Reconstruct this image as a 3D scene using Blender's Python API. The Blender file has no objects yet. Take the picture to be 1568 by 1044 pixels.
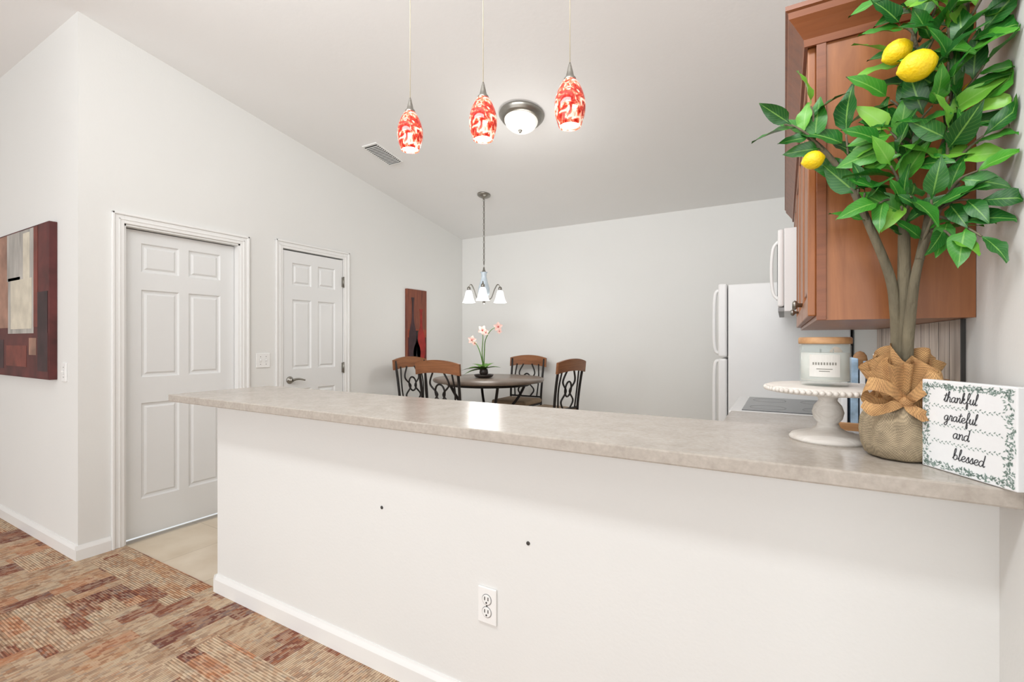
import bpy, bmesh, math, random
from mathutils import Vector, Matrix, Euler
random.seed(7)
S = bpy.context.scene
pi = math.pi

# ------------------------------------------------------------------ helpers
def lin(r, g, b):
    def f(c):
        c /= 255.0
        return c / 12.92 if c <= 0.04045 else ((c + 0.055) / 1.055) ** 2.4
    return (f(r), f(g), f(b), 1.0)

def newmat(name):
    m = bpy.data.materials.new(name)
    m.use_nodes = True
    nt = m.node_tree
    return m, nt, nt.nodes["Principled BSDF"]

def pmat(name, col, rough=0.5, metal=0.0, var=0.06, scale=8.0, bump=0.0, bscale=60.0, emit=None, estr=0.0,
         stretch=(1, 1, 1), trans=0.0, alpha=1.0):
    """procedural material: colour mottled by noise, optional noise bump"""
    m, nt, p = newmat(name)
    tc = nt.nodes.new("ShaderNodeTexCoord")
    mp = nt.nodes.new("ShaderNodeMapping")
    mp.inputs["Scale"].default_value = stretch
    nt.links.new(tc.outputs["Object"], mp.inputs["Vector"])
    n = nt.nodes.new("ShaderNodeTexNoise")
    n.inputs["Scale"].default_value = scale
    n.inputs["Detail"].default_value = 5
    nt.links.new(mp.outputs[0], n.inputs["Vector"])
    r = nt.nodes.new("ShaderNodeValToRGB")
    a = [max(0, c * (1 - var)) for c in col[:3]] + [1]
    b = [min(1, c * (1 + var)) for c in col[:3]] + [1]
    r.color_ramp.elements[0].position = 0.3
    r.color_ramp.elements[1].position = 0.7
    r.color_ramp.elements[0].color = a
    r.color_ramp.elements[1].color = b
    nt.links.new(n.outputs["Fac"], r.inputs[0])
    nt.links.new(r.outputs[0], p.inputs["Base Color"])
    p.inputs["Roughness"].default_value = rough
    p.inputs["Metallic"].default_value = metal
    p.inputs["Transmission Weight"].default_value = trans
    p.inputs["Alpha"].default_value = alpha
    if emit is not None:
        p.inputs["Emission Color"].default_value = emit
        p.inputs["Emission Strength"].default_value = estr
    if bump > 0:
        n2 = nt.nodes.new("ShaderNodeTexNoise")
        n2.inputs["Scale"].default_value = bscale
        n2.inputs["Detail"].default_value = 3
        nt.links.new(mp.outputs[0], n2.inputs["Vector"])
        bp = nt.nodes.new("ShaderNodeBump")
        bp.inputs["Strength"].default_value = bump
        bp.inputs["Distance"].default_value = 0.01
        nt.links.new(n2.outputs["Fac"], bp.inputs["Height"])
        nt.links.new(bp.outputs[0], p.inputs["Normal"])
    return m

def catmull(pts, n=6):
    P = [Vector(p) for p in pts]
    if len(P) < 3:
        return P
    P = [P[0] * 2 - P[1]] + P + [P[-1] * 2 - P[-2]]
    out = []
    for i in range(1, len(P) - 2):
        p0, p1, p2, p3 = P[i - 1:i + 3]
        for k in range(n):
            t = k / n
            out.append(0.5 * ((2 * p1) + (p2 - p0) * t + (2 * p0 - 5 * p1 + 4 * p2 - p3) * t * t
                              + (3 * p1 - p0 - 3 * p2 + p3) * t ** 3))
    out.append(P[-2].copy())
    return out

class B:
    """mesh builder collecting many shaped parts into one object"""
    def __init__(s):
        s.v = []; s.f = []; s.m = []; s.sm = []; s.M = Matrix()
    def addv(s, p):
        s.v.append(tuple(s.M @ Vector(p))); return len(s.v) - 1
    def face(s, idx, m=0, smooth=False):
        s.f.append(tuple(idx)); s.m.append(m); s.sm.append(smooth)
    def quad(s, pts, m=0):
        s.face([s.addv(p) for p in pts], m)
    def frombm(s, bm, m=0, smooth=False):
        off = len(s.v)
        bm.verts.index_update()
        for v in bm.verts: s.addv(v.co)
        for f in bm.faces: s.face([off + v.index for v in f.verts], m, smooth)
        bm.free()
    def box(s, a, b, m=0, bev=0.0, seg=2, smooth=False, rot=None):
        a = Vector(a); b = Vector(b)
        c = (a + b) / 2; d = b - a
        bm = bmesh.new()
        bmesh.ops.create_cube(bm, size=1)
        for v in bm.verts:
            v.co = Vector((v.co.x * abs(d.x), v.co.y * abs(d.y), v.co.z * abs(d.z)))
        if bev > 0:
            bmesh.ops.bevel(bm, geom=bm.edges[:], offset=bev, segments=seg, affect='EDGES', profile=0.5)
        if rot is not None:
            for v in bm.verts: v.co = rot @ v.co
        for v in bm.verts: v.co += c
        s.frombm(bm, m, smooth)
    def lathe(s, prof, c=(0, 0, 0), m=0, seg=32, smooth=True, capb=True, capt=True, axis=None):
        c = Vector(c)
        R = axis if axis is not None else Matrix.Identity(3)
        rings = []
        for (r, z) in prof:
            rings.append([s.addv(c + R @ Vector((r * math.cos(2 * pi * i / seg), r * math.sin(2 * pi * i / seg), z))) for i in range(seg)])
        for a, b in zip(rings, rings[1:]):
            for i in range(seg):
                j = (i + 1) % seg
                s.face([a[i], a[j], b[j], b[i]], m, smooth)
        if capb: s.face(rings[0][::-1], m)
        if capt: s.face(rings[-1], m)
    def tube(s, pts, r, m=0, seg=8, cap=True, smooth=True):
        P = [Vector(p) for p in pts]
        n = len(P)
        rr = r if isinstance(r, (list, tuple)) else [r] * n
        if len(rr) != n:
            q = rr
            rr = []
            for i in range(n):
                t = i / (n - 1) * (len(q) - 1)
                k = min(int(t), len(q) - 2)
                rr.append(q[k] + (q[k + 1] - q[k]) * (t - k))
        T = []
        for i in range(n):
            d = P[min(i + 1, n - 1)] - P[max(i - 1, 0)]
            T.append(d.normalized() if d.length > 1e-9 else Vector((0, 0, 1)))
        u = T[0].orthogonal().normalized()
        rings = []
        for i in range(n):
            u = (u - T[i] * u.dot(T[i]))
            u = u.normalized() if u.length > 1e-6 else T[i].orthogonal().normalized()
            w = T[i].cross(u)
            rings.append([s.addv(P[i] + (u * math.cos(2 * pi * k / seg) + w * math.sin(2 * pi * k / seg)) * rr[i]) for k in range(seg)])
        for a, b in zip(rings, rings[1:]):
            for i in range(seg):
                j = (i + 1) % seg
                s.face([a[i], a[j], b[j], b[i]], m, smooth)
        if cap:
            s.face(rings[0][::-1], m); s.face(rings[-1], m)
    def sphere(s, c, r, m=0, sc=(1, 1, 1), seg=16, rot=None):
        bm = bmesh.new()
        bmesh.ops.create_uvsphere(bm, u_segments=seg, v_segments=max(6, seg // 2), radius=r)
        for v in bm.verts:
            v.co = Vector((v.co.x * sc[0], v.co.y * sc[1], v.co.z * sc[2]))
            if rot is not None: v.co = rot @ v.co
            v.co += Vector(c)
        s.frombm(bm, m, True)
    def prism(s, poly, axis, a, b, m=0):
        """poly of 2D points extruded on axis 'x' (poly=(y,z)), 'y' (poly=(x,z)) or 'z' (poly=(x,y))"""
        def mk(p, t):
            if axis == 'x': return (t, p[0], p[1])
            if axis == 'y': return (p[0], t, p[1])
            return (p[0], p[1], t)
        A = [s.addv(mk(p, a)) for p in poly]
        C = [s.addv(mk(p, b)) for p in poly]
        s.face(A, m); s.face(C[::-1], m)
        n = len(poly)
        for i in range(n):
            j = (i + 1) % n
            s.face([A[j], A[i], C[i], C[j]], m)
    def done(s, name, mats, loc=(0, 0, 0), rotz=0.0, parent=None):
        me = bpy.data.meshes.new(name)
        me.from_pydata(s.v, [], s.f)
        for i, p in enumerate(me.polygons):
            p.material_index = s.m[i]; p.use_smooth = s.sm[i]
        for m in (mats if isinstance(mats, (list, tuple)) else [mats]):
            me.materials.append(m)
        bm = bmesh.new(); bm.from_mesh(me)
        bmesh.ops.recalc_face_normals(bm, faces=bm.faces[:])
        bm.to_mesh(me); bm.free()
        me.update()
        o = bpy.data.objects.new(name, me)
        S.collection.objects.link(o)
        o.location = loc
        o.rotation_euler = (0, 0, rotz)
        if parent: o.parent = parent
        return o

def empty(name, loc=(0, 0, 0), rotz=0.0):
    e = bpy.data.objects.new(name, None)
    e.empty_display_size = 0.1
    S.collection.objects.link(e)
    e.location = loc; e.rotation_euler = (0, 0, rotz)
    return e

# ------------------------------------------------------------------ materials
M_wall = pmat("wall_paint", lin(230, 230, 227), 0.75, var=0.01, scale=1.5, bump=0.05, bscale=90)
M_ceil = pmat("ceiling_paint", lin(242, 242, 241), 0.85, var=0.008, scale=2, bump=0.06, bscale=45)
M_trim = pmat("trim_paint", lin(238, 238, 236), 0.35, var=0.008, scale=3)
M_door = pmat("door_paint", lin(232, 233, 232), 0.38, var=0.01, scale=3)
M_white = pmat("white_plastic", lin(242, 242, 240), 0.35, var=0.01)
M_slot = pmat("slot_dark", lin(60, 58, 55), 0.6)
M_nickel = pmat("brushed_nickel", lin(150, 147, 140), 0.32, metal=0.9, var=0.08, scale=30, stretch=(1, 1, 12))
M_app = pmat("appliance_white", lin(236, 236, 235), 0.3, var=0.01)
M_black = pmat("black_iron", lin(38, 34, 32), 0.45, metal=0.4, var=0.2, scale=20)
M_glassblk = pmat("cooktop_glass", lin(45, 52, 56), 0.12, var=0.25, scale=60)
M_greyp = pmat("grey_plastic", lin(150, 150, 150), 0.5)

def wood(name, c1, c2, rough=0.4, scale=5.0, axis='z', dist=3.0):
    m, nt, p = newmat(name)
    tc = nt.nodes.new("ShaderNodeTexCoord"); mp = nt.nodes.new("ShaderNodeMapping")
    sc = {'z': (6, 6, 0.6), 'x': (0.6, 6, 6), 'y': (6, 0.6, 6)}[axis]
    mp.inputs["Scale"].default_value = sc
    nt.links.new(tc.outputs["Object"], mp.inputs["Vector"])
    n = nt.nodes.new("ShaderNodeTexNoise")
    n.inputs["Scale"].default_value = scale; n.inputs["Detail"].default_value = 8
    n.inputs["Roughness"].default_value = 0.65; n.inputs["Distortion"].default_value = dist
    nt.links.new(mp.outputs[0], n.inputs["Vector"])
    r = nt.nodes.new("ShaderNodeValToRGB")
    r.color_ramp.elements[0].position = 0.32; r.color_ramp.elements[0].color = c1
    r.color_ramp.elements[1].position = 0.68; r.color_ramp.elements[1].color = c2
    nt.links.new(n.outputs["Fac"], r.inputs[0]); nt.links.new(r.outputs[0], p.inputs["Base Color"])
    p.inputs["Roughness"].default_value = rough
    return m
M_cab = wood("cabinet_maple", lin(140, 84, 44), lin(166, 105, 60), 0.36, 4.0, 'z', 0.8)
M_cabd = wood("cabinet_crown", lin(118, 66, 36), lin(146, 86, 50), 0.36, 4.0, 'x', 0.6)
M_rail = wood("chair_wood", lin(112, 66, 36), lin(152, 98, 58), 0.35, 4.0, 'x', 1.0)
M_wash = wood("whitewashed_wood", lin(202, 195, 186), lin(232, 228, 222), 0.7, 6.0, 'x', 1.0)
M_lid = wood("lid_wood", lin(160, 114, 72), lin(200, 156, 110), 0.5, 6.0, 'x', 0.5)
M_splash = wood("backsplash_woodlook", lin(150, 132, 114), lin(212, 198, 182), 0.5, 3.0, 'z', 1.2)

# laminate
def laminate():
    m, nt, p = newmat("countertop_laminate")
    tc = nt.nodes.new("ShaderNodeTexCoord")
    n = nt.nodes.new("ShaderNodeTexNoise"); n.inputs["Scale"].default_value = 9; n.inputs["Detail"].default_value = 8
    n.inputs["Roughness"].default_value = 0.75; n.inputs["Distortion"].default_value = .4
    n2 = nt.nodes.new("ShaderNodeTexNoise"); n2.inputs["Scale"].default_value = 90; n2.inputs["Detail"].default_value = 4
    nt.links.new(tc.outputs["Object"], n.inputs["Vector"]); nt.links.new(tc.outputs["Object"], n2.inputs["Vector"])
    mx = nt.nodes.new("ShaderNodeMath"); mx.operation = 'MULTIPLY_ADD'
    nt.links.new(n2.outputs["Fac"], mx.inputs[0]); mx.inputs[1].default_value = 0.6
    nt.links.new(n.outputs["Fac"], mx.inputs[2])
    r = nt.nodes.new("ShaderNodeValToRGB")
    r.color_ramp.elements[0].position = 0.52; r.color_ramp.elements[0].color = lin(164, 155, 145)
    r.color_ramp.elements[1].position = 1.0; r.color_ramp.elements[1].color = lin(190, 182, 172)
    nt.links.new(mx.outputs[0], r.inputs[0]); nt.links.new(r.outputs[0], p.inputs["Base Color"])
    p.inputs["Roughness"].default_value = 0.22
    return m
M_lam = laminate()

def carpet():
    m, nt, p = newmat("carpet_patchwork")
    L = nt.links.new
    tc = nt.nodes.new("ShaderNodeTexCoord")
    def mp_(vec, rot=0.0, loc=(0, 0, 0), sc=(1, 1, 1)):
        q = nt.nodes.new("ShaderNodeMapping")
        q.inputs["Rotation"].default_value = (0, 0, rot); q.inputs["Location"].default_value = loc; q.inputs["Scale"].default_value = sc
        L(vec, q.inputs["Vector"]); return q.outputs[0]
    def brickf(vec, bw, rh, off):
        b = nt.nodes.new("ShaderNodeTexBrick")
        b.inputs["Scale"].default_value = 1.0; b.inputs["Brick Width"].default_value = bw; b.inputs["Row Height"].default_value = rh
        b.inputs["Mortar Size"].default_value = 0.0
        b.inputs["Color1"].default_value = (0, 0, 0, 1); b.inputs["Color2"].default_value = (1, 1, 1, 1)
        b.offset = off; L(vec, b.inputs["Vector"]); return b.outputs["Color"]
    def layer(rot, loc, bw, rh):
        v = mp_(tc.outputs["Object"], rot, loc)
        big = brickf(v, bw, rh, .37)
        dash = brickf(v, .026, .0115, .41)          # single yarn dashes
        w = nt.nodes.new("ShaderNodeTexWave"); w.bands_direction = 'Y'
        w.inputs["Scale"].default_value = 28; w.inputs["Distortion"].default_value = .6
        w.inputs["Detail"].default_value = 2; w.inputs["Detail Scale"].default_value = 3
        L(v, w.inputs["Vector"])
        return big, dash, w.outputs["Fac"]
    A = layer(0.0, (.11, .07, 0), .21, .075); C = layer(pi / 2, (.23, .31, 0), .17, .085)
    D = brickf(mp_(tc.outputs["Object"], 0, (.05, .17, 0)), .30, .22, .5)
    gt = nt.nodes.new("ShaderNodeMath"); gt.operation = 'GREATER_THAN'; gt.inputs[1].default_value = .5; L(D, gt.inputs[0])
    def mix(a, b, f, typ='MIX'):
        x = nt.nodes.new("ShaderNodeMix"); x.data_type = 'RGBA'; x.blend_type = typ
        if isinstance(f, float): x.inputs[0].default_value = f
        else: L(f, x.inputs[0])
        L(a, x.inputs[6]); L(b, x.inputs[7]); return x.outputs[2]
    rnd = mix(A[0], C[0], gt.outputs[0]); dsh = mix(A[1], C[1], gt.outputs[0]); wav = mix(A[2], C[2], gt.outputs[0])
    def ramp(cols, src):
        r = nt.nodes.new("ShaderNodeValToRGB"); r.color_ramp.interpolation = 'CONSTANT'; e = r.color_ramp.elements
        for i, (pos, c) in enumerate(cols):
            if i < 2: e[i].position = pos; e[i].color = c
            else: q = e.new(pos); q.color = c
        L(src, r.inputs[0]); return r.outputs[0]
    base = ramp([(0, lin(124, 70, 56)), (.11, lin(200, 172, 142)), (.30, lin(198, 140, 102)), (.39, lin(208, 184, 154)),
                 (.55, lin(182, 150, 120)), (.70, lin(202, 158, 120)), (.80, lin(206, 178, 148)), (.91, lin(150, 92, 68))], rnd)
    yarn = ramp([(0, lin(126, 82, 66)), (.16, lin(222, 196, 168)), (.34, lin(184, 126, 90)), (.48, lin(164, 154, 144)),
                 (.60, lin(212, 182, 150)), (.74, lin(116, 68, 56)), (.84, lin(228, 206, 178))], dsh)
    selr = nt.nodes.new("ShaderNodeTexNoise"); selr.inputs["Scale"].default_value = 9; selr.inputs["Detail"].default_value = 2
    L(tc.outputs["Object"], selr.inputs["Vector"])
    sr = nt.nodes.new("ShaderNodeMapRange"); sr.inputs[1].default_value = .35; sr.inputs[2].default_value = .65; sr.inputs[3].default_value = .22; sr.inputs[4].default_value = .46
    L(selr.outputs["Fac"], sr.inputs[0])
    col = mix(base, yarn, sr.outputs[0])
    wr = nt.nodes.new("ShaderNodeValToRGB")
    wr.color_ramp.elements[0].position = 0.0; wr.color_ramp.elements[0].color = (0.55, 0.50, 0.47, 1)
    wr.color_ramp.elements[1].position = 0.5; wr.color_ramp.elements[1].color = (1, 1, 1, 1)
    L(wav, wr.inputs[0])
    col = mix(col, wr.outputs[0], 1.0, 'MULTIPLY')
    L(col, p.inputs["Base Color"])
    p.inputs["Roughness"].default_value = 0.95
    bp = nt.nodes.new("ShaderNodeBump"); bp.inputs["Strength"].default_value = 0.5; bp.inputs["Distance"].default_value = 0.004
    L(wav, bp.inputs["Height"]); L(bp.outputs[0], p.inputs["Normal"])
    return m
M_carpet = carpet()

def tile():
    m, nt, p = newmat("floor_tile")
    L = nt.links.new
    tc = nt.nodes.new("ShaderNodeTexCoord")
    b = nt.nodes.new("ShaderNodeTexBrick"); b.offset = 0.0
    b.inputs["Scale"].default_value = 1; b.inputs["Brick Width"].default_value = 0.45; b.inputs["Row Height"].default_value = 0.45
    b.inputs["Mortar Size"].default_value = 0.003
    b.inputs["Color1"].default_value = lin(232, 219, 199); b.inputs["Color2"].default_value = lin(224, 210, 188)
    b.inputs["Mortar"].default_value = lin(206, 192, 170)
    L(tc.outputs["Object"], b.inputs["Vector"])
    n = nt.nodes.new("ShaderNodeTexNoise"); n.inputs["Scale"].default_value = 4; n.inputs["Detail"].default_value = 8
    L(tc.outputs["Object"], n.inputs["Vector"])
    r = nt.nodes.new("ShaderNodeValToRGB")
    r.color_ramp.elements[0].color = (0.84, 0.80, 0.75, 1); r.color_ramp.elements[1].color = (1, 1, 1, 1)
    r.color_ramp.elements[0].position = 0.3; r.color_ramp.elements[1].position = 0.65
    L(n.outputs["Fac"], r.inputs[0])
    x = nt.nodes.new("ShaderNodeMix"); x.data_type = 'RGBA'; x.blend_type = 'MULTIPLY'; x.inputs[0].default_value = 1
    L(b.outputs["Color"], x.inputs[6]); L(r.outputs[0], x.inputs[7]); L(x.outputs[2], p.inputs["Base Color"])
    p.inputs["Roughness"].default_value = 0.4
    return m
M_tile = tile()

# ------------------------------------------------------------------ room shell
XL, YB, XR = -3.60, 4.953, 0.385
YF = 1.126
SL = 0.165
def zc(y): return 2.60 + SL * (YB - y)
YR = -4.0      # rear of the living room

b = B(); b.box((-7, YR, -0.08), (4, 1.36, 0)); b.done("floor", M_carpet)
b = B(); b.box((-3.6, 1.36, -0.08), (XR, YB, -0.004)); b.box((-3.72, 1.36, -0.08), (-3.6, YB, -0.02)); b.done("floor_tile", M_tile)
b = B(); b.prism([(YR - .12, zc(YR - .12)), (YB + .12, zc(YB + .12)), (YB + .12, zc(YB + .12) + .1), (YR - .12, zc(YR - .12) + .1)], 'x', -7.12, 4.12)
b.done("ceiling", M_ceil)

D1a, D1b, D1h = 1.348, 2.08, 2.03
D2a, D2b, D2h = 2.43, 3.05, 2.06
b = B()
def wp(y0, y1, z0):
    b.prism([(y0, z0), (y1, z0), (y1, zc(y1)), (y0, zc(y0))], 'x', XL - .12, XL)
wp(YF, D1a, 0); wp(D1a, D1b, D1h); wp(D1b, D2a, 0); wp(D2a, D2b, D2h); wp(D2b, YB, 0)
b.done("wall_left", M_wall)
b = B(); b.prism([(-7, 0), (XL - .12, 0), (XL - .12, zc(YF)), (-7, zc(YF))], 'y', YF, YF + .12); b.done("wall_living_left", M_wall)
b = B(); b.box((XL - .12, YB, 0), (XR + .12, YB + .12, 2.60)); b.done("wall_back", M_wall)
b = B(); b.prism([(0.75, 0), (YB, 0), (YB, zc(YB)), (0.75, zc(0.75))], 'x', XR, XR + .12); b.done("wall_right", M_wall)
b = B(); b.box((XR + .12, 0.75, 0), (4, 0.87, zc(0.87))); b.done("wall_living_right", M_wall)
b = B(); b.prism([(YR, 0), (0.75, 0), (0.75, zc(.75)), (YR, zc(YR))], 'x', 4, 4.12); b.done("wall_far_right", M_wall)
b = B(); b.prism([(YR, 0), (YF, 0), (YF, zc(YF)), (YR, zc(YR))], 'x', -7.12, -7); b.done("wall_far_left", M_wall)
# rear wall with a wide opening (glazed doors) that daylight comes through
b = B()
b.box((-7, YR - .12, 0), (-6, YR, zc(YR))); b.box((3.2, YR - .12, 0), (4, YR, zc(YR))); b.box((-6, YR - .12, 2.7), (3.2, YR, zc(YR)))
b.done("wall_rear", M_wall)
b = B()
for x in (-6, -3.72, -1.42, .88, 3.14):
    b.box((x, YR - .09, 0), (x + .06, YR - .03, 2.7))
b.box((-6, YR - .09, 2.64), (3.2, YR - .03, 2.7)); b.box((-6, YR - .09, 0), (3.2, YR - .03, .06))
b.done("window_1", M_trim)

# half wall
HY, HX = 1.347, -2.532
b = B(); b.box((HX, HY + .0, 0), (XR, HY + .115, 0.978)); b.done("wall_half", M_wall)

def baseboard(name, p0, p1, n, h=0.085, t=0.014):
    """p0->p1 along the wall, n = outward normal"""
    p0 = Vector((*p0, 0)); p1 = Vector((*p1, 0)); n = Vector((*n, 0))
    prof = [(0, 0), (t, 0), (t, h * .72), (t * .75, h * .82), (t * .45, h * .93), (t * .3, h), (0, h)]
    b = B()
    A = [b.addv(p0 + n * q[0] + Vector((0, 0, q[1]))) for q in prof]
    C = [b.addv(p1 + n * q[0] + Vector((0, 0, q[1]))) for q in prof]
    b.face(A); b.face(C[::-1])
    for i in range(len(prof)):
        j = (i + 1) % len(prof)
        b.face([A[i], A[j], C[j], C[i]])
    return b.done(name, M_trim)
baseboard("baseboard_half", (HX, HY), (XR - .001, HY), (0, -1), .09)
baseboard("baseboard_half_end", (HX, HY - .0135), (HX, HY + .115), (-1, 0), .0895)
baseboard("baseboard_left_a", (XL, YF - .0135), (XL, 1.281), (1, 0))
baseboard("baseboard_left_b", (XL, 2.147), (XL, 2.363), (1, 0))
baseboard("baseboard_left_c", (XL, 3.118), (XL, YB - .015), (1, 0))
baseboard("baseboard_living_left", (-6.99, YF), (XL - .0005, YF), (0, -1))
baseboard("baseboard_back", (XL, YB), (XR - .001, YB), (0, -1))
baseboard("baseboard_right", (XR, .75), (XR, HY - .016), (-1, 0))

# ------------------------------------------------------------------ doors
def door(name, w, h, xs, zs, loc, parts=None):
    e = empty(name, loc, pi / 2)
    bm = bmesh.new()
    V = [[bm.verts.new((x, 0, z)) for z in zs] for x in xs]
    panels = []
    for i in range(len(xs) - 1):
        for j in range(len(zs) - 1):
            f = bm.faces.new([V[i][j], V[i + 1][j], V[i + 1][j + 1], V[i][j + 1]])
            if i in (1, 3) and j in (1, 3, 5): panels.append(f)
    bm.normal_update()
    for th, dp in ((0.012, -0.010), (0.016, -0.002), (0.018, 0.009)):
        bmesh.ops.inset_individual(bm, faces=panels, thickness=th, depth=dp)
    b = B(); b.frombm(bm)
    t = 0.035
    b.quad([(0, 0, 0), (0, 0, h), (0, t, h), (0, t, 0)]); b.quad([(w, 0, 0), (w, t, 0), (w, t, h), (w, 0, h)])
    b.quad([(0, 0, h), (w, 0, h), (w, t, h), (0, t, h)]); b.quad([(0, t, 0), (0, t, h), (w, t, h), (w, t, 0)])
    b.done("slab", M_door, parent=e)
    return e

d1w = D1b - D1a - .03
d1 = door("door_1", d1w, 2.0, [0, .10, .325, .385, .602, d1w], [0, .24, .87, 1.04, 1.615, 1.73, 1.92, 2.0], (XL - .055, D1a + .015, .012))
d2w = D2b - D2a - .012
d2 = door("door_2", d2w, 2.035, [0, .085, .27, .338, .523, d2w], [0, .24, .87, 1.04, 1.63, 1.75, 1.94, 2.035], (XL + .002, D2a + .006, .012))
# lever and hinges for door_2
b = B()
Rx = Matrix.Rotation(pi / 2, 3, 'X')
b.lathe([(.031, 0), (.031, .006), (.024, .012), (.012, .016), (.012, .045)], (.06, 0, .95), axis=Rx, seg=20)
b.tube(catmull([(.06, -.045, .95), (.09, -.05, .957), (.13, -.05, .955), (.172, -.048, .944)]), [.0115, .0095, .008, .007], seg=8)
b.done("lever_handle", M_nickel, parent=d2)
b = B()
for z in (.2, 1.03, 1.83):
    b.box((d2w - .012, -.010, z - .045), (d2w + .01, .0, z + .045), bev=.002)
    b.tube([(d2w + .002, -.012, z - .05), (d2w + .002, -.012, z + .05)], .007)
b.done("hinges", M_nickel, parent=d2)

def casing(a, c, h, w=0.066, jamb=True):
    b = B()
    for (y0, y1, z0, z1) in ((a - w, a, 0, h + w), (c, c + w, 0, h + w), (a, c, h, h + w)):
        b.box((XL, y0, z0), (XL + .012, y1, z1), bev=.002)
    # back band and inner bead
    b.box((XL, a - w, 0), (XL + .021, a - w + .016, h + w), bev=.004)
    b.box((XL, c + w - .016, 0), (XL + .021, c + w, h + w), bev=.004)
    b.box((XL, a - w, h + w - .016), (XL + .021, c + w, h + w), bev=.004)
    b.box((XL, a - .03, 0), (XL + .016, a - .02, h + .03), bev=.003)
    b.box((XL, c + .02, 0), (XL + .016, c + .03, h + .03), bev=.003)
    b.box((XL, a - .03, h + .02), (XL + .016, c + .03, h + .03), bev=.003)
    if jamb:
        b.box((XL - .12, a, 0), (XL - .0, a + .012, h)); b.box((XL - .12, c - .012, 0), (XL, c, h)); b.box((XL - .12, a, h - .012), (XL, c, h))
    return b
casing(D1a, D1b, D1h).done("trim_1", M_trim)
casing(D2a, D2b, D2h, jamb=False).done("trim_2", M_trim)
b = B(); b.box((XL - .12, D2a, 0), (XL - .06, D2b, D2h)); b.done("trim_3", M_trim)
b = B(); b.box((XL - .12, D1a + .013, 0), (XL - .1, D1b - .013, D1h - .013)); b.done("trim_4", M_trim)

# ------------------------------------------------------------------ switches / outlet / holes
def plate(name, loc, rotz, w, h, kind):
    b = B()
    b.box((-w / 2, -.007, -h / 2), (w / 2, 0, h / 2), 0, bev=.003)
    if kind == 'outlet':
        b.lathe([(.0195, 0), (.0195, .0005)], (0, -.0068, -.021), 2, seg=24, axis=Rx); b.lathe([(.0195, 0), (.0195, .0005)], (0, -.0068, .021), 2, seg=24, axis=Rx)
        for zz in (-.021, .021):
            b.lathe([(.017, 0), (.017, .0025), (.015, .003)], (0, -.007, zz), 0, seg=20, axis=Rx)
            b.box((-.0080, -.0115, zz - .001), (-.0055, -.0095, zz + .010), 1)
            b.box((.0055, -.0115, zz - .001), (.0080, -.0095, zz + .010), 1)
            b.lathe([(.003, 0), (.003, .002)], (0, -.0095, zz - .009), 1, seg=10, axis=Rx)
        b.lathe([(.003, 0), (.003, .001)], (0, -.007, 0), 1, seg=10, axis=Rx)
    else:
        for k in range(kind):
            x = (k - (kind - 1) / 2) * .046
            b.box((x - .007, -.0075, -.014), (x + .007, -.007, .014), 2)
            b.box((x - .006, -.009, -.013), (x + .006, -.006, .013), 0, bev=.001)
            b.box((x - .004, -.018, .0), (x + .004, -.006, .009), 0, bev=.0015)
            b.lathe([(.003, 0), (.003, .001)], (x, -.007, .03), 1, seg=8, axis=Rx)
            b.lathe([(.003, 0), (.003, .001)], (x, -.007, -.03), 1, seg=8, axis=Rx)
    b.done(name, [M_white, M_slot, M_greyp], loc, rotz)
plate("wall_outlet", (-.872, HY, .393), 0, .074, .122, 'outlet')
plate("light_switch", (XL, 2.262, 1.135), pi / 2, .116, .115, 2)
plate("light_switch", (-3.795, YF, 1.10), 0, .07, .115, 1)
for (x, z) in ((-1.367, .637), (-.717, .636)):
    b = B(); b.lathe([(.0065, 0), (.0065, .002), (.003, .003)], (0, 0, 0), seg=12, axis=Rx)
    b.done("screw_anchor", M_slot, (x, HY, z))

# ------------------------------------------------------------------ bar counter
ZT = 1.015
b = B(); b.box((-2.75, 1.218, ZT - .036), (XR - .001, 1.77, ZT), bev=.004, seg=2)
b.done("bar_countertop", M_lam)
b = B()
b.box((-2.5, HY + .118, .1), (XR - .002, 1.74, ZT - .038), 0)
b.box((-2.5, HY + .118, 0), (XR - .002, 1.69, .1), 0)
x = -2.48
while x < -.4:
    b.box((x, 1.74, .13), (x + .42, 1.758, .93), 0, bev=.003)
    b.box((x + .06, 1.752, .19), (x + .36, 1.762, .87), 0, bev=.004)
    x += .44
b.done("base_cabinet", M_cab)

# side run of kitchen counter + base
SY0, SY1 = 2.80, 3.56
b = B()
b.box((-.21, 1.775, .1), (XR - .002, SY0 - .005, .875), 0)
b.box((-.16, 1.775, 0), (XR - .002, SY0 - .005, .1), 0)
for k in range(2):
    y = 1.80 + k * .49
    b.box((-.228, y, .13), (-.21, y + .47, .70), 0, bev=.003); b.box((-.228, y, .72), (-.21, y + .47, .86), 0, bev=.003)
b.box((-.25, 1.775, .877), (XR - .002, SY0 - .004, .915), 1, bev=.004)
b.done("kitchen_counter", [M_cab, M_lam])

# stove
b = B()
b.box((-.24, SY0, .02), (XR - .003, SY1, .895), 0, bev=.006)
b.box((-.262, SY0, .885), (XR - .06, SY1, .915), 0, bev=.008)
b.box((-.20, SY0 + .045, .9152), (XR - .09, SY1 - .045, .918), 1)
b.box((XR - .07, SY0, .90), (XR - .003, SY1, 1.06), 0, bev=.01)
b.box((-.262, SY0 + .02, .2), (-.24, SY1 - .02, .76), 0, bev=.006)
b.box((-.265, SY0 + .12, .35), (-.262, SY1 - .12, .62), 1)
b.tube([(-.262, SY0 + .08, .72), (-.30, SY0 + .08, .72), (-.30, SY1 - .08, .72), (-.262, SY1 - .08, .72)], .011, 0)
for yy in (.18, .54):
    for xx, r in ((-.08, .09), (.16, .075)):
        b.lathe([(r, 0), (r, .0004), (r - .003, .0004), (r - .003, 0)], (xx, SY0 + yy + .02, .9181), 2, capt=False, capb=False)
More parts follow.
